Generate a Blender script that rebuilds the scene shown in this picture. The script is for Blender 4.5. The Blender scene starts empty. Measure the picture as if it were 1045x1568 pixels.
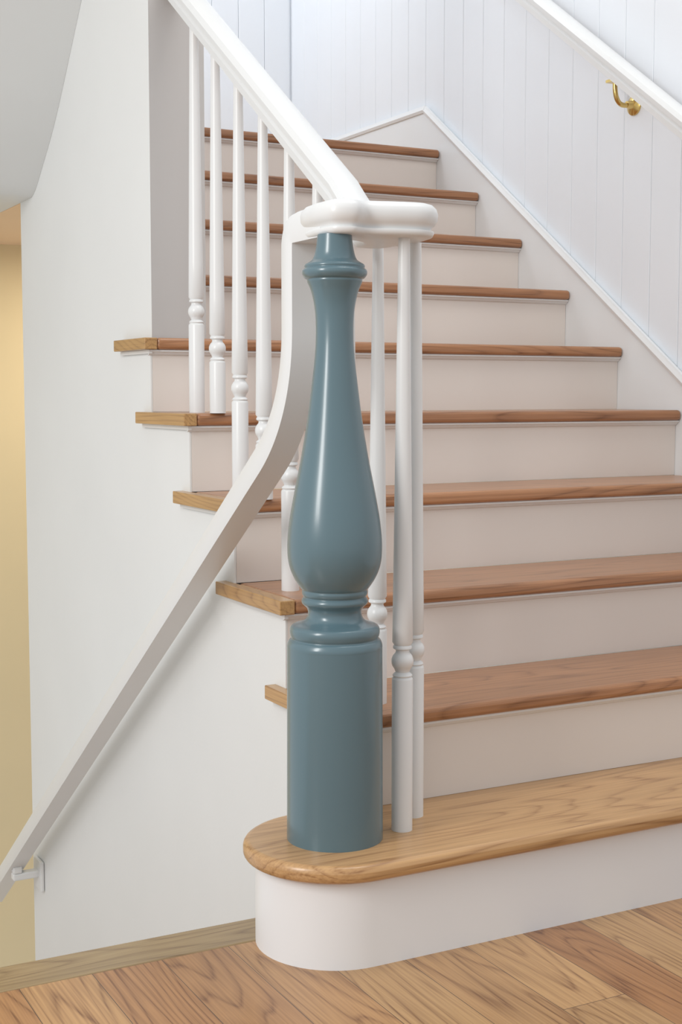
import bpy, bmesh, math
from mathutils import Vector
S=bpy.context.scene
h=.19; d=.2677; W=1.5468
CX,CY,CZ=-1.1918,-1.7276,.9958
YAW,PIT,F=.4851,.0859,2094.7
# ---------------- materials
def mat(name,col,rough=.5,spec=.5,metal=0,bump=0,bscale=60,coat=0):
    m=bpy.data.materials.new(name);m.use_nodes=True;nt=m.node_tree
    b=nt.nodes['Principled BSDF'];b.inputs['Roughness'].default_value=rough
    b.inputs['Metallic'].default_value=metal;b.inputs['Specular IOR Level'].default_value=spec
    b.inputs['Coat Weight'].default_value=coat;b.inputs['Coat Roughness'].default_value=.16
    tc=nt.nodes.new('ShaderNodeTexCoord')
    n=nt.nodes.new('ShaderNodeTexNoise');n.inputs['Scale'].default_value=3;n.inputs['Detail'].default_value=4
    nt.links.new(tc.outputs['Object'],n.inputs['Vector'])
    r=nt.nodes.new('ShaderNodeValToRGB')
    r.color_ramp.elements[0].position=.3;r.color_ramp.elements[1].position=.7
    r.color_ramp.elements[0].color=[c*.975 for c in col]+[1];r.color_ramp.elements[1].color=list(col)+[1]
    nt.links.new(n.outputs['Fac'],r.inputs['Fac']);nt.links.new(r.outputs['Color'],b.inputs['Base Color'])
    if bump:
        n2=nt.nodes.new('ShaderNodeTexNoise');n2.inputs['Scale'].default_value=bscale;n2.inputs['Detail'].default_value=3
        nt.links.new(tc.outputs['Object'],n2.inputs['Vector'])
        bp=nt.nodes.new('ShaderNodeBump');bp.inputs['Strength'].default_value=bump;bp.inputs['Distance'].default_value=.002
        nt.links.new(n2.outputs['Fac'],bp.inputs['Height']);nt.links.new(bp.outputs['Normal'],b.inputs['Normal'])
    return m
def wood(name,c_dark,c_light,along='X',boards=None,rough=.3,ring=26,ramp=None,stretch=(1.0,8.0),lines=.4,fib=.55):
    m=bpy.data.materials.new(name);m.use_nodes=True;nt=m.node_tree;N=nt.nodes;L=nt.links
    b=N['Principled BSDF'];b.inputs['Roughness'].default_value=rough;b.inputs['Coat Weight'].default_value=.15;b.inputs['Coat Roughness'].default_value=.2
    tc=N.new('ShaderNodeTexCoord');sp=N.new('ShaderNodeSeparateXYZ');L.new(tc.outputs['Object'],sp.inputs[0])
    A=sp.outputs['X' if along=='X' else 'Y'];B=sp.outputs['Y' if along=='X' else 'X']
    cb=N.new('ShaderNodeCombineXYZ');L.new(A,cb.inputs[0]);L.new(B,cb.inputs[1]);L.new(sp.outputs['Z'],cb.inputs[2])
    br=None
    if boards:
        br=N.new('ShaderNodeTexBrick');L.new(cb.outputs[0],br.inputs['Vector'])
        br.inputs['Scale'].default_value=1;br.inputs['Brick Width'].default_value=boards[0];br.inputs['Row Height'].default_value=boards[1]
        br.inputs['Mortar Size'].default_value=boards[2];br.inputs['Mortar Smooth'].default_value=0;br.inputs['Bias'].default_value=0
        br.inputs['Color1'].default_value=(0,0,0,1);br.inputs['Color2'].default_value=(1,1,1,1);br.offset=.37;br.offset_frequency=2
    mp=N.new('ShaderNodeVectorMath');mp.operation='MULTIPLY';L.new(cb.outputs[0],mp.inputs[0]);mp.inputs[1].default_value=(stretch[0],stretch[1],stretch[1])
    vec=mp.outputs[0]
    if br:
        ad=N.new('ShaderNodeVectorMath');ad.operation='MULTIPLY_ADD';L.new(br.outputs['Color'],ad.inputs[0]);ad.inputs[1].default_value=(37,53,11);L.new(vec,ad.inputs[2]);vec=ad.outputs[0]
    n=N.new('ShaderNodeTexNoise');n.inputs['Scale'].default_value=1;n.inputs['Detail'].default_value=2.0;n.inputs['Roughness'].default_value=.3;L.new(vec,n.inputs['Vector'])
    mu=N.new('ShaderNodeMath');mu.operation='MULTIPLY';L.new(n.outputs['Fac'],mu.inputs[0]);mu.inputs[1].default_value=ring
    fr=N.new('ShaderNodeMath');fr.operation='FRACT';L.new(mu.outputs[0],fr.inputs[0])
    lr=N.new('ShaderNodeValToRGB');L.new(fr.outputs[0],lr.inputs[0])
    e=lr.color_ramp.elements;e[0].position=0;e[0].color=(1,1,1,1);e[1].position=1;e[1].color=(.85,.85,.85,1)
    x=e.new(.15);x.color=(.4,.4,.4,1);x=e.new(.45);x.color=(.05,.05,.05,1);x=e.new(.88);x.color=(.2,.2,.2,1)
    mp2=N.new('ShaderNodeVectorMath');mp2.operation='MULTIPLY';L.new(cb.outputs[0],mp2.inputs[0]);mp2.inputs[1].default_value=(5,230,230)
    n2=N.new('ShaderNodeTexNoise');n2.inputs['Scale'].default_value=1;n2.inputs['Detail'].default_value=3;L.new(mp2.outputs[0],n2.inputs['Vector'])
    f2=N.new('ShaderNodeMapRange');L.new(n2.outputs['Fac'],f2.inputs[0]);f2.inputs[1].default_value=.38;f2.inputs[2].default_value=.66;f2.inputs[3].default_value=0;f2.inputs[4].default_value=fib
    md=N.new('ShaderNodeMath');md.operation='MULTIPLY_ADD';L.new(lr.outputs[0],md.inputs[0]);md.inputs[1].default_value=.5;md.inputs[2].default_value=.5
    m5=N.new('ShaderNodeMath');m5.operation='MULTIPLY';L.new(md.outputs[0],m5.inputs[0]);L.new(f2.outputs[0],m5.inputs[1])
    mx=N.new('ShaderNodeMath');mx.operation='MULTIPLY_ADD';mx.use_clamp=True;L.new(lr.outputs[0],mx.inputs[0]);mx.inputs[1].default_value=lines;L.new(m5.outputs[0],mx.inputs[2])
    r=N.new('ShaderNodeMix');r.data_type='RGBA';L.new(mx.outputs[0],r.inputs[0]);r.inputs[6].default_value=list(c_light)+[1];r.inputs[7].default_value=list(c_dark)+[1]
    out=r.outputs[2]
    n4=N.new('ShaderNodeTexNoise');n4.inputs['Scale'].default_value=.8;n4.inputs['Detail'].default_value=2;L.new(vec,n4.inputs['Vector'])
    d4=N.new('ShaderNodeMapRange');L.new(n4.outputs['Fac'],d4.inputs[0]);d4.inputs[1].default_value=.3;d4.inputs[2].default_value=.7;d4.inputs[3].default_value=.86;d4.inputs[4].default_value=1.06
    vm=N.new('ShaderNodeVectorMath');vm.operation='SCALE';L.new(out,vm.inputs[0]);L.new(d4.outputs[0],vm.inputs['Scale']);out=vm.outputs[0]
    if br:
        t=N.new('ShaderNodeMix');t.data_type='RGBA';t.blend_type='MULTIPLY';t.inputs[0].default_value=1
        rp=N.new('ShaderNodeValToRGB');L.new(br.outputs['Color'],rp.inputs[0])
        rp.color_ramp.elements[0].color=list(ramp[0])+[1];rp.color_ramp.elements[1].color=list(ramp[-1])+[1]
        for i,c in enumerate(ramp[1:-1]):
            q=rp.color_ramp.elements.new((i+1)/(len(ramp)-1));q.color=list(c)+[1]
        L.new(out,t.inputs[6]);L.new(rp.outputs[0],t.inputs[7]);out=t.outputs[2]
        k=N.new('ShaderNodeMix');k.data_type='RGBA';L.new(br.outputs['Fac'],k.inputs[0]);L.new(out,k.inputs[6]);k.inputs[7].default_value=(.09,.05,.03,1);out=k.outputs[2]
    L.new(out,b.inputs['Base Color'])
    return m
M_white=mat('white_trim_paint',(.79,.80,.80),.32,bump=.05)
M_rwhite=mat('white_starting_riser_paint',(.84,.85,.86),.4)
M_wall=mat('white_wall_paint',(.80,.81,.80),.6,bump=.1,bscale=120)
M_plank=mat('white_plank_paint',(.83,.865,.91),.45)
M_skirt=mat('white_skirt_paint',(.82,.84,.85),.4)
M_riser=mat('riser_warm_bounce',(.79,.735,.685),.4)  # white risers, with warm bounce from treads and floor put into the colour
M_pil=mat('wall_end_shaded',(.50,.485,.475),.5)  # end face of the partition: its shade is darkened into the colour
M_soff=mat('soffit_paint',(.72,.74,.74),.7)
M_yel=mat('yellow_wall_paint',(.79,.66,.41),.6)
M_warmlit=mat('warm_lit_ceiling',(.82,.60,.40),.6)  # hall ceiling: warm lamplight is tinted into the colour
M_blue=mat('blue_gloss_paint',(.105,.178,.210),.29,coat=.45)
M_brass=mat('polished_brass',(.70,.50,.18),.2,metal=1)
M_t1=wood('oak_starting_tread',(.27,.125,.045),(.60,.36,.165),'X',ring=17,stretch=(.8,8))
M_tr=wood('oak_treads',(.18,.075,.03),(.46,.23,.115),'X',boards=(9,.2677,0),ramp=[(1.0,1,1),(.92,.88,.83),(1.08,1.05,.97)],ring=17,stretch=(.8,8))
M_nose=wood('oak_end_nosing',(.26,.125,.045),(.56,.33,.13),'Y')
M_floor=wood('oak_plank_floor',(.20,.09,.035),(.55,.335,.16),'Y',boards=(1.9,.127,.0007),ramp=[(1.05,1.07,1.02),(.93,.86,.78),(.70,.53,.43),(1.0,.95,.86)],ring=18,stretch=(1.0,8),lines=.5,fib=.6)
M_bord=wood('oak_border_board',(.16,.09,.04),(.38,.27,.135),'X',ring=16)
M_low=wood('oak_lower_treads',(.30,.16,.08),(.48,.28,.15),'X')
# ---------------- helpers
def obj(name,bm,m,parent=None,smooth=None,bevel=0,seg=2):
    bmesh.ops.recalc_face_normals(bm,faces=bm.faces)
    me=bpy.data.meshes.new(name);bm.to_mesh(me);bm.free()
    o=bpy.data.objects.new(name,me);S.collection.objects.link(o)
    for mm in (m if isinstance(m,list) else [m]): me.materials.append(mm)
    if smooth is not None:
        for p in me.polygons:p.use_smooth=True
        try: me.set_sharp_from_angle(angle=math.radians(smooth))
        except Exception: pass
    if bevel:
        md=o.modifiers.new('bevel','BEVEL');md.width=bevel;md.segments=seg;md.limit_method='ANGLE';md.angle_limit=math.radians(40)
    if parent:o.parent=parent
    return o
def empty(name):
    o=bpy.data.objects.new(name,None);S.collection.objects.link(o);return o
def box(bm,x0,x1,y0,y1,z0,z1,mi=0):
    v=[bm.verts.new((x,y,z)) for x in(x0,x1) for y in(y0,y1) for z in(z0,z1)]
    for f in((0,1,3,2),(4,6,7,5),(0,4,5,1),(2,3,7,6),(0,2,6,4),(1,5,7,3)):
        bm.faces.new([v[i] for i in f]).material_index=mi
def prism_yz(bm,pts,x0,x1):
    a=[bm.verts.new((x0,y,z)) for y,z in pts];b=[bm.verts.new((x1,y,z)) for y,z in pts]
    bm.faces.new(a);bm.faces.new(b[::-1]);n=len(pts)
    for i in range(n):bm.faces.new((a[i],a[(i+1)%n],b[(i+1)%n],b[i]))
def prism_xy(bm,pts,z0,z1):
    a=[bm.verts.new((x,y,z0)) for x,y in pts];b=[bm.verts.new((x,y,z1)) for x,y in pts]
    bm.faces.new(a[::-1]);bm.faces.new(b);n=len(pts)
    for i in range(n):bm.faces.new((a[i],a[(i+1)%n],b[(i+1)%n],b[i]))
def lathe(bm,prof,cx,cy,seg=48):
    rings=[]
    for r,z in prof:
        rings.append([bm.verts.new((cx+r*math.cos(2*math.pi*i/seg),cy+r*math.sin(2*math.pi*i/seg),z)) for i in range(seg)])
    for a,b in zip(rings,rings[1:]):
        for i in range(seg):bm.faces.new((a[i],a[(i+1)%seg],b[(i+1)%seg],b[i]))
    bm.faces.new(rings[0]);bm.faces.new(rings[-1])
def sweep(bm,path,prof,lat=None):
    rings=[];n=len(path);P=[Vector(p) for p in path]
    for i,p in enumerate(P):
        t=(P[min(i+1,n-1)]-P[max(i-1,0)]).normalized()
        s=Vector(lat) if lat else t.cross(Vector((0,0,1))).normalized()
        u=s.cross(t).normalized()
        rings.append([bm.verts.new(p+s*a+u*b) for a,b in prof])
    m=len(prof)
    for a,b in zip(rings,rings[1:]):
        for i in range(m):bm.faces.new((a[i],a[(i+1)%m],b[(i+1)%m],b[i]))
    bm.faces.new(rings[0]);bm.faces.new(rings[-1][::-1])
def bez(p0,p1,p2,n=12):
    return [tuple((1-t)**2*a+2*t*(1-t)*b+t*t*c for a,b,c in zip(p0,p1,p2)) for t in [i/n for i in range(n+1)]]
def crom(pts,n=8,closed=True):
    out=[];L=len(pts)
    for i in range(L if closed else L-1):
        g=lambda k:Vector(pts[k%L]) if closed else Vector(pts[max(0,min(L-1,k))])
        p0,p1,p2,p3=g(i-1),g(i),g(i+1),g(i+2)
        for k in range(n):
            t=k/n;out.append(tuple(.5*((2*p1)+(p2-p0)*t+(2*p0-5*p1+4*p2-p3)*t*t+(3*p1-p0-3*p2+p3)*t**3)))
    if not closed:out.append(tuple(pts[-1]))
    return out
RAIL=[(-.024,-.030),(.024,-.030),(.026,-.014),(.022,-.009),(.022,-.004),(.031,0),(.033,.012),(.027,.024),(.013,.031),(-.013,.031),(-.027,.024),(-.033,.012),(-.031,0),(-.022,-.004),(-.022,-.009),(-.026,-.014)]
RAIL2=[(-.028,-.030),(.028,-.030),(.030,-.020),(.030,.008),(.025,.022),(.012,.029),(-.012,.029),(-.025,.022),(-.030,.008),(-.030,-.020)]
def arc(cx,cy,r,a0,a1,n):
    return [(cx+r*math.cos(math.radians(a0+(a1-a0)*i/n)),cy+r*math.sin(math.radians(a0+(a1-a0)*i/n))) for i in range(n+1)]
NX,NY=-.064,.436
XS=.03
# ---------------- staircase
st=empty('staircase')
bm=bmesh.new()
pts=arc(NX,NY,.168,90,270,28)+[(W-.001,NY-.168),(W-.001,NY+.14),(.02,NY+.14),(.0,NY+.168)]
prism_xy(bm,pts,h-.032,h)
obj('starting_tread',bm,M_t1,st,smooth=40,bevel=.012,seg=4)
bm=bmesh.new()
pts=arc(NX,NY,.146,90,270,28)+[(W-.001,NY-.146),(W-.001,NY+.13),(.03,NY+.13),(.0,NY+.146)]
prism_xy(bm,pts,0,h-.032)
obj('starting_riser',bm,M_rwhite,st,smooth=40)
bm=bmesh.new()
for n in range(2,11):
    y0=n*d;y1=(n+1)*d+.03
    if n==6:
        prism_xy(bm,[(.034,y0),(W-.001,y0),(W-.001,y1),(.185,y1),(.185,1.633),(.034,1.633)],n*h-.03,n*h)
    elif n<6: box(bm,.034,W-.001,y0,y1,n*h-.03,n*h)
    else: box(bm,.185,W-.001,y0,y1 if n<10 else y0+.12,n*h-.03,n*h)
obj('treads',bm,M_tr,st,bevel=.010,seg=4)
bm=bmesh.new()
for n in range(2,7):
    y0=n*d;ye=(n+1)*d+(.08 if n<6 else -.02)
    if n<6: a=[(.0,y0),(.0345,y0),(.0345,y0+d),(.0295,y0+d),(.0295,ye),(.0,ye)]
    else: a=[(.0,y0),(.0345,y0),(.0345,1.632),(.0295,1.633),(.0295,ye),(.0,ye)]
    prism_xy(bm,a,n*h-.03,n*h)
obj('return_nosings',bm,M_nose,st,bevel=.010,seg=4)
bm=bmesh.new()
for n in range(2,11):
    x0=XS if n<=6 else .181
    box(bm,x0,W-.001,n*d+.026,n*d+.045,(n-1)*h+.0005,n*h-.0305)
obj('risers',bm,M_riser,st)
bm=bmesh.new()
for n in range(2,11):
    x0=XS-.012 if n<=6 else .181
    prism_yz(bm,[(n*d+.010,n*h-.0305),(n*d+.010,n*h-.035),(n*d+.015,n*h-.037),(n*d+.019,n*h-.042),(n*d+.0258,n*h-.045),(n*d+.0258,n*h-.0305)],x0,W-.001)
    if n<=6:
        prism_xy(bm,[(XS-.014,n*d+.012),(XS-.0055,n*d+.012),(XS-.0055,(n+1)*d+(.07 if n<6 else -.03)),(XS-.014,(n+1)*d+(.07 if n<6 else -.03))],n*h-.040,n*h-.0305)
obj('cove_mouldings',bm,M_white,st)
bm=bmesh.new()
def zl(y):return .256+.71*(y-.845)
top=[]
for n in range(2,6):
    top+= [(n*d+.0265,n*h-.031),((n+1)*d+.0265,n*h-.031)]
poly=[(2*d+.0265,.02)]+top+[(6*d+.0265,6*h-.031),(1.95,6*h-.031),(1.95,zl(1.95))]
prism_yz(bm,poly,XS-.005,XS-.0005)
obj('outer_stringer',bm,M_wall,st)
# ---------------- central wall
bm=bmesh.new()
poly=[(.585,-2.4)]
for n in range(2,6):
    poly+=[(n*d+(.046 if n>2 else .05),n*h-.031),((n+1)*d+.046,n*h-.031)]
poly+=[(1.6525,6*h-.031),(1.6525,6*h-.03),(1.634,6*h-.03),(1.634,3.9),(2.9,3.9),(2.9,-2.4)]
prism_yz(bm,poly,XS,.18)
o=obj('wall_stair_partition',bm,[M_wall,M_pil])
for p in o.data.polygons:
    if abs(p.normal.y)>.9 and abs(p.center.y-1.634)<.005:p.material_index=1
# ---------------- right skirt board & plank wall
sk=empty('trim_skirt_board')
bm=bmesh.new()
def zs(y):return 2.072+(y-2.79)*.71
poly=[(.25,0),(.25,zs(.25)),(2.79,2.072),(3.995,2.072),(3.995,1.9),(2.95,1.66),(2.75,1.3),(1.3,.3),(.8,0)]
prism_yz(bm,poly,W,W+.021)
obj('board',bm,M_skirt,sk)
bm=bmesh.new()
capp=[(.004,-.018),(-.008,-.018),(-.012,-.008),(-.008,.002),(-.006,.008),(.004,.008)]
sweep(bm,[(W+.004,.25,zs(.25)),(W+.004,2.79,2.072)],capp,lat=(1,0,0))
sweep(bm,[(W+.004,2.786,2.072),(W+.004,3.995,2.072)],capp,lat=(1,0,0))
obj('cap_moulding',bm,M_skirt,sk)
bm=bmesh.new()
y=3.99
while y>-.9:
    x0=W+.022
    g=.0009
    prism_xy(bm,[(x0,y-.130+g+.002),(x0,y-g-.002),(x0+.002,y-g),(x0+.014,y-g),(x0+.014,y-.130+g),(x0+.002,y-.130+g)],0,4.3)
    y-=.130
box(bm,W+.028,W+.10,-.92,4.1,-2.4,4.3)
obj('wall_right',bm,M_plank)
bm=bmesh.new()
x=W+.02
while x>-1.4:
    y0=4.0;g=.0009
    prism_xy(bm,[(x-.127+g+.002,y0),(x-g-.002,y0),(x-g,y0+.002),(x-g,y0+.014),(x-.127+g,y0+.014),(x-.127+g,y0+.002)],1.9,4.3)
    x-=.127
box(bm,-1.4,W+.1,4.006,4.1,1.9,4.3)
obj('wall_far',bm,M_plank)
bm=bmesh.new();box(bm,-1.4,W+.1,4.2,4.3,-2.4,1.9)
obj('wall_lower_hall',bm,M_yel)
ld=empty('stair_landing')
bm=bmesh.new();box(bm,-1.4,W,10*d+.05,4.2,1.66,1.87);obj('slab',bm,M_soff,ld)
bm=bmesh.new();box(bm,.185,W,10*d+.125,4.0,1.871,1.899);box(bm,-1.4,.185,2.9,4.0,1.871,1.899);obj('landing_boards',bm,M_low,ld)
bm=bmesh.new();box(bm,.181,W,2.75,4.2,1.635,1.66);box(bm,XS+.001,.181,2.901,4.2,1.635,1.66);obj('ceiling_lower_hall',bm,M_warmlit)
bm=bmesh.new()
c=[(4.2,1.635),(2.86,1.635)]+[(a,b) for a,b,_ in bez((2.76,1.636,0),(2.73,1.64,0),(2.69,1.666,0),4)]+[(a,b) for a,b,_ in bez((2.54,1.775,0),(2.46,1.838,0),(2.39,1.91,0),6)]+[(2.158,2.150),(1.6,2.73),(.9,3.45)]
prism_yz(bm,c+[(.9,3.75),(1.6,3.0),(2.4,2.3),(2.75,1.95),(4.2,1.86)],-1.4,XS-.0005)
obj('ceiling_soffit',bm,M_soff,smooth=30)
# ---------------- floor
bm=bmesh.new();box(bm,-4,3.2,-4.5,.49,-.25,0);box(bm,-.02,3.2,.49,.58,-.25,0);obj('floor',bm,M_floor)
bm=bmesh.new();box(bm,-4,-.0205,.491,.592,-.26,.001);obj('trim_floor_border',bm,M_bord,bevel=.003)
lo=empty('lower_staircase')
bm=bmesh.new();bt=bmesh.new()
for n in range(1,11):
    y0=.594+(n-1)*d
    box(bt,-1.3,XS-.006,y0+(.001),y0+d+.02,-n*h-.03,-n*h)
    box(bm,-1.3,XS-.006,y0+d,y0+d+.015,-(n+1)*h,-n*h-.031)
obj('lower_treads',bt,M_low,lo,bevel=.008);obj('lower_risers',bm,M_riser,lo)
# ---------------- newel
def zy(y,D=2.44):
    b=(784-y)/F
    return CZ+D*(-math.sin(PIT)+b*math.cos(PIT))/(math.cos(PIT)+b*math.sin(PIT))
def hw(px,y,D=2.44):
    b=(784-y)/F
    return px/F*D/(math.cos(PIT)+b*math.sin(PIT))
prof=[(1283,73.5),(1010,73.2),(1004,72.8),(1000,71),(997,70),(994,72.5),(989,73.2),(984,72.5),(979,70),(976,66.5),(972,68),(966,69),(960,68),(956,64),(953,54),(949,46.5),(943,42),(936,41),(930,43),(926,47),(923,50),(919,51),(915,49),(913,47.5),(910,49.5),(906,50.5),(902,50),(900,52),(893,57),(884,62.5),(870,68.5),(855,71.8),(838,72.8),(820,72.2),(800,70),(775,66),(745,60.5),(710,53.5),(670,46.5),(630,40.5),(590,35.5),(555,31.5),(525,29.3),(500,29),(480,30),(462,32.5),(446,36.5),(436,40.5),(431,42.5),(428,42.5),(426,46),(421,49.5),(416,50),(413,48.5),(411,46),(408,46.5),(405,45),(402,40),(398,34.5),(390,31),(378,28.5),(366,27)]
prof=[(hw(p,y),zy(y)) for y,p in prof]
prof[0]=(prof[0][0],h);prof.append((hw(26.5,350),1.275))
pp=crom([(r,z) for r,z in prof],4,closed=False)
bm=bmesh.new();lathe(bm,pp,NX,NY,96)
obj('newel_post',bm,M_blue,smooth=50)
# ---------------- balusters
def baluster(x,y,zb,zball,zt):
    P=[(.0195,zb),(.0195,zball-.034),(.0185,zball-.031),(.0165,zball-.029),(.0185,zball-.026),(.0165,zball-.023),(.0125,zball-.020),(.014,zball-.017)]
    P+=[(.0205*math.sin(math.radians(a)),zball-.0205*math.cos(math.radians(a))) for a in range(48,140,10)]
    P+=[(.0125,zball+.018),(.0125,zball+.021),(.0175,zball+.024),(.0175,zball+.028),(.0155,zball+.030),(.019,zball+.036)]
    z0=zball+.036;n=8
    for i in range(1,n+1):
        t=i/n;P.append((.019-.0085*t,z0+(zt-z0)*t))
    bm=bmesh.new();lathe(bm,P,x,y,32);obj('baluster',bm,M_white,smooth=45)
def zr(y):return 1.384+.696*(y-.683)
for i in range(6):
    y=1.477-.134*i
    n=5 if i<2 else 4 if i<4 else 3
    baluster(.09,y,n*h,1.2-.71*(1.477-y),zr(y)-.038)
baluster(.098,.688,2*h,.64,1.35)
baluster(.130,.625,2*h,.56,1.285)
baluster(.066,.416,h,.507,1.275)
baluster(.128,.479,h,.512,1.275)
# ---------------- handrail
hr=empty('stair_handrail')
path=[(.096,.50,1.304),(.094,.56,1.305)]+bez((.092,.59,1.306),(.09,.625,1.325),(.09,.70,zr(.70)),10)+[(.09,y,zr(y)) for y in (.9,1.2,1.633)]
bm=bmesh.new();sweep(bm,path,RAIL,lat=(1,0,0));obj('upper_rail',bm,M_white,hr,smooth=35)
out=crom([(NX-.029,.43),(NX-.021,.398),(NX+.011,.381),(-.02,.391),(.03,.377),(.080,.369),(.113,.385),(.131,.43),(.135,.49),(.130,.55),(.118,.60),(.06,.60),(.045,.54),(.01,.505),(-.02,.50),(-.03,.53),(-.08,.53),(NX-.028,.475)],6)
bm=bmesh.new();n=len(out);rings=[]
nr=[]
for i in range(n):
    a=Vector(out[i-1]);b=Vector(out[(i+1)%n]);t=(b-a).normalized();nr.append(Vector((t.y,-t.x)))
for z,o_ in [(1.274,-.012),(1.276,-.006),(1.282,-.003),(1.2855,-.004),(1.286,-.010),(1.290,-.009),(1.296,-.002),(1.304,.003),(1.315,.004),(1.324,.001),(1.331,-.006),(1.334,-.016)]:
    rings.append([bm.verts.new((out[i][0]+nr[i].x*o_,out[i][1]+nr[i].y*o_,z)) for i in range(n)])
for a,b in zip(rings,rings[1:]):
    for i in range(n):bm.faces.new((a[i],a[(i+1)%n],b[(i+1)%n],b[i]))
bm.faces.new(rings[0]);bm.faces.new(rings[-1])
obj('volute_cap',bm,M_white,hr,smooth=50)
XL=-.055;YG=.600
def zw(y):return .899-.700*(y-.692)
gp=[(XL,.45,1.303),(XL,.52,1.303)]+bez((XL,YG-.035,1.303),(XL,YG,1.303),(XL,YG,1.265),8)+[(XL,YG,1.18)]+bez((XL,YG,1.12),(XL,YG,zw(YG)),(XL,.74,zw(.74)),18)+[(XL,y,zw(y)) for y in (1.0,1.5,2.2,2.8,3.15)]
bm=bmesh.new();sweep(bm,gp,RAIL2,lat=(1,0,0));obj('lower_rail',bm,M_white,hr,smooth=35)
bm=bmesh.new()
yb=2.80;zb=zw(yb)-.045
box(bm,-.07,-.04,yb-.02,yb+.02,zb-.005,zb+.02);box(bm,-.07,XS-.006,yb-.018,yb+.018,zb-.03,zb-.005);box(bm,XS-.014,XS-.001,yb-.045,yb+.045,zb-.075,zb+.03)
obj('rail_bracket',bm,M_white,hr,bevel=.005)
wr=empty('wall_handrail')
XR=W-.055
def zz(y):return 1.838+.71*(y-1.412)
bm=bmesh.new();sweep(bm,[(XR,y,zz(y)) for y in (.3,1.,2.,2.75)],RAIL,lat=(1,0,0));obj('rail',bm,M_white,wr,smooth=35)
bm=bmesh.new()
by=1.60
def lathe_x(bm,prof,y,z,seg=24):
    R=[[bm.verts.new((xx,y+r*math.cos(6.28318*i/seg),z+r*math.sin(6.28318*i/seg))) for i in range(seg)] for r,xx in prof]
    for a,b in zip(R,R[1:]):
        for i in range(seg):bm.faces.new((a[i],a[(i+1)%seg],b[(i+1)%seg],b[i]))
    bm.faces.new(R[0]);bm.faces.new(R[-1])
bz=zz(by)-.105
lathe_x(bm,[(.030,W+.0215),(.030,W+.016),(.024,W+.012),(.013,W+.008),(.010,W-.01)],by,bz)
circ=[(.0075*math.cos(6.28318*i/10),.0075*math.sin(6.28318*i/10)) for i in range(10)]
pth=bez((W+.0,by,bz),(XR-.005,by,bz-.02),(XR,by,zz(by)-.036),12)
rings=[]
for i,p in enumerate(pth):
    q=Vector(pth[min(i+1,12)])-Vector(pth[max(i-1,0)]);q.normalize();u=Vector((0,1,0));s=u.cross(q)
    rings.append([bm.verts.new(Vector(p)+u*a+s*b) for a,b in circ])
for a,b in zip(rings,rings[1:]):
    for i in range(10):bm.faces.new((a[i],a[(i+1)%10],b[(i+1)%10],b[i]))
box(bm,XR-.012,XR+.012,by-.03,by+.03,zz(by)-.042,zz(by)-.034)
obj('brass_bracket',bm,M_brass,wr,smooth=40)
# ---------------- lights
def area(name,loc,tgt,sx,sy,e,col):
    l=bpy.data.lights.new(name,'AREA');l.shape='RECTANGLE';l.size=sx;l.size_y=sy;l.energy=e;l.color=col
    o=bpy.data.objects.new(name,l);S.collection.objects.link(o);o.location=loc
    o.rotation_euler=(Vector(tgt)-Vector(loc)).to_track_quat('-Z','Y').to_euler();return o
area('window_light_left',(-3.1,-.4,2.3),(0,1.0,.3),.7,1.8,66,(1,.995,.98))
area('window_light_landing',(-.3,3.0,3.9),(1.4,3.0,2.4),1.4,1.2,36,(.90,.95,1))
area('overhead_fill',(.7,.3,4.2),(.6,.6,0),1.2,1.2,28,(1,.97,.93))  # unseen fill added overhead to brighten treads and deepen shadows under nosings
area('lower_hall_lamp',(.75,3.5,1.6),(.75,3.5,0),.5,.5,11,(1,.90,.74))
w=bpy.data.worlds.new('world');S.world=w;w.use_nodes=True
bg=w.node_tree.nodes['Background'];bg.inputs[0].default_value=(.97,.985,1,1);bg.inputs[1].default_value=.76
S.view_settings.view_transform='Standard'
# ---------------- camera
cam=bpy.data.cameras.new('camera');cam.sensor_fit='VERTICAL';cam.sensor_height=36;cam.lens=36*F/1568
co=bpy.data.objects.new('camera',cam);S.collection.objects.link(co)
co.location=(CX,CY,CZ)
co.rotation_euler=(math.pi/2-PIT,0,-YAW)
S.camera=co
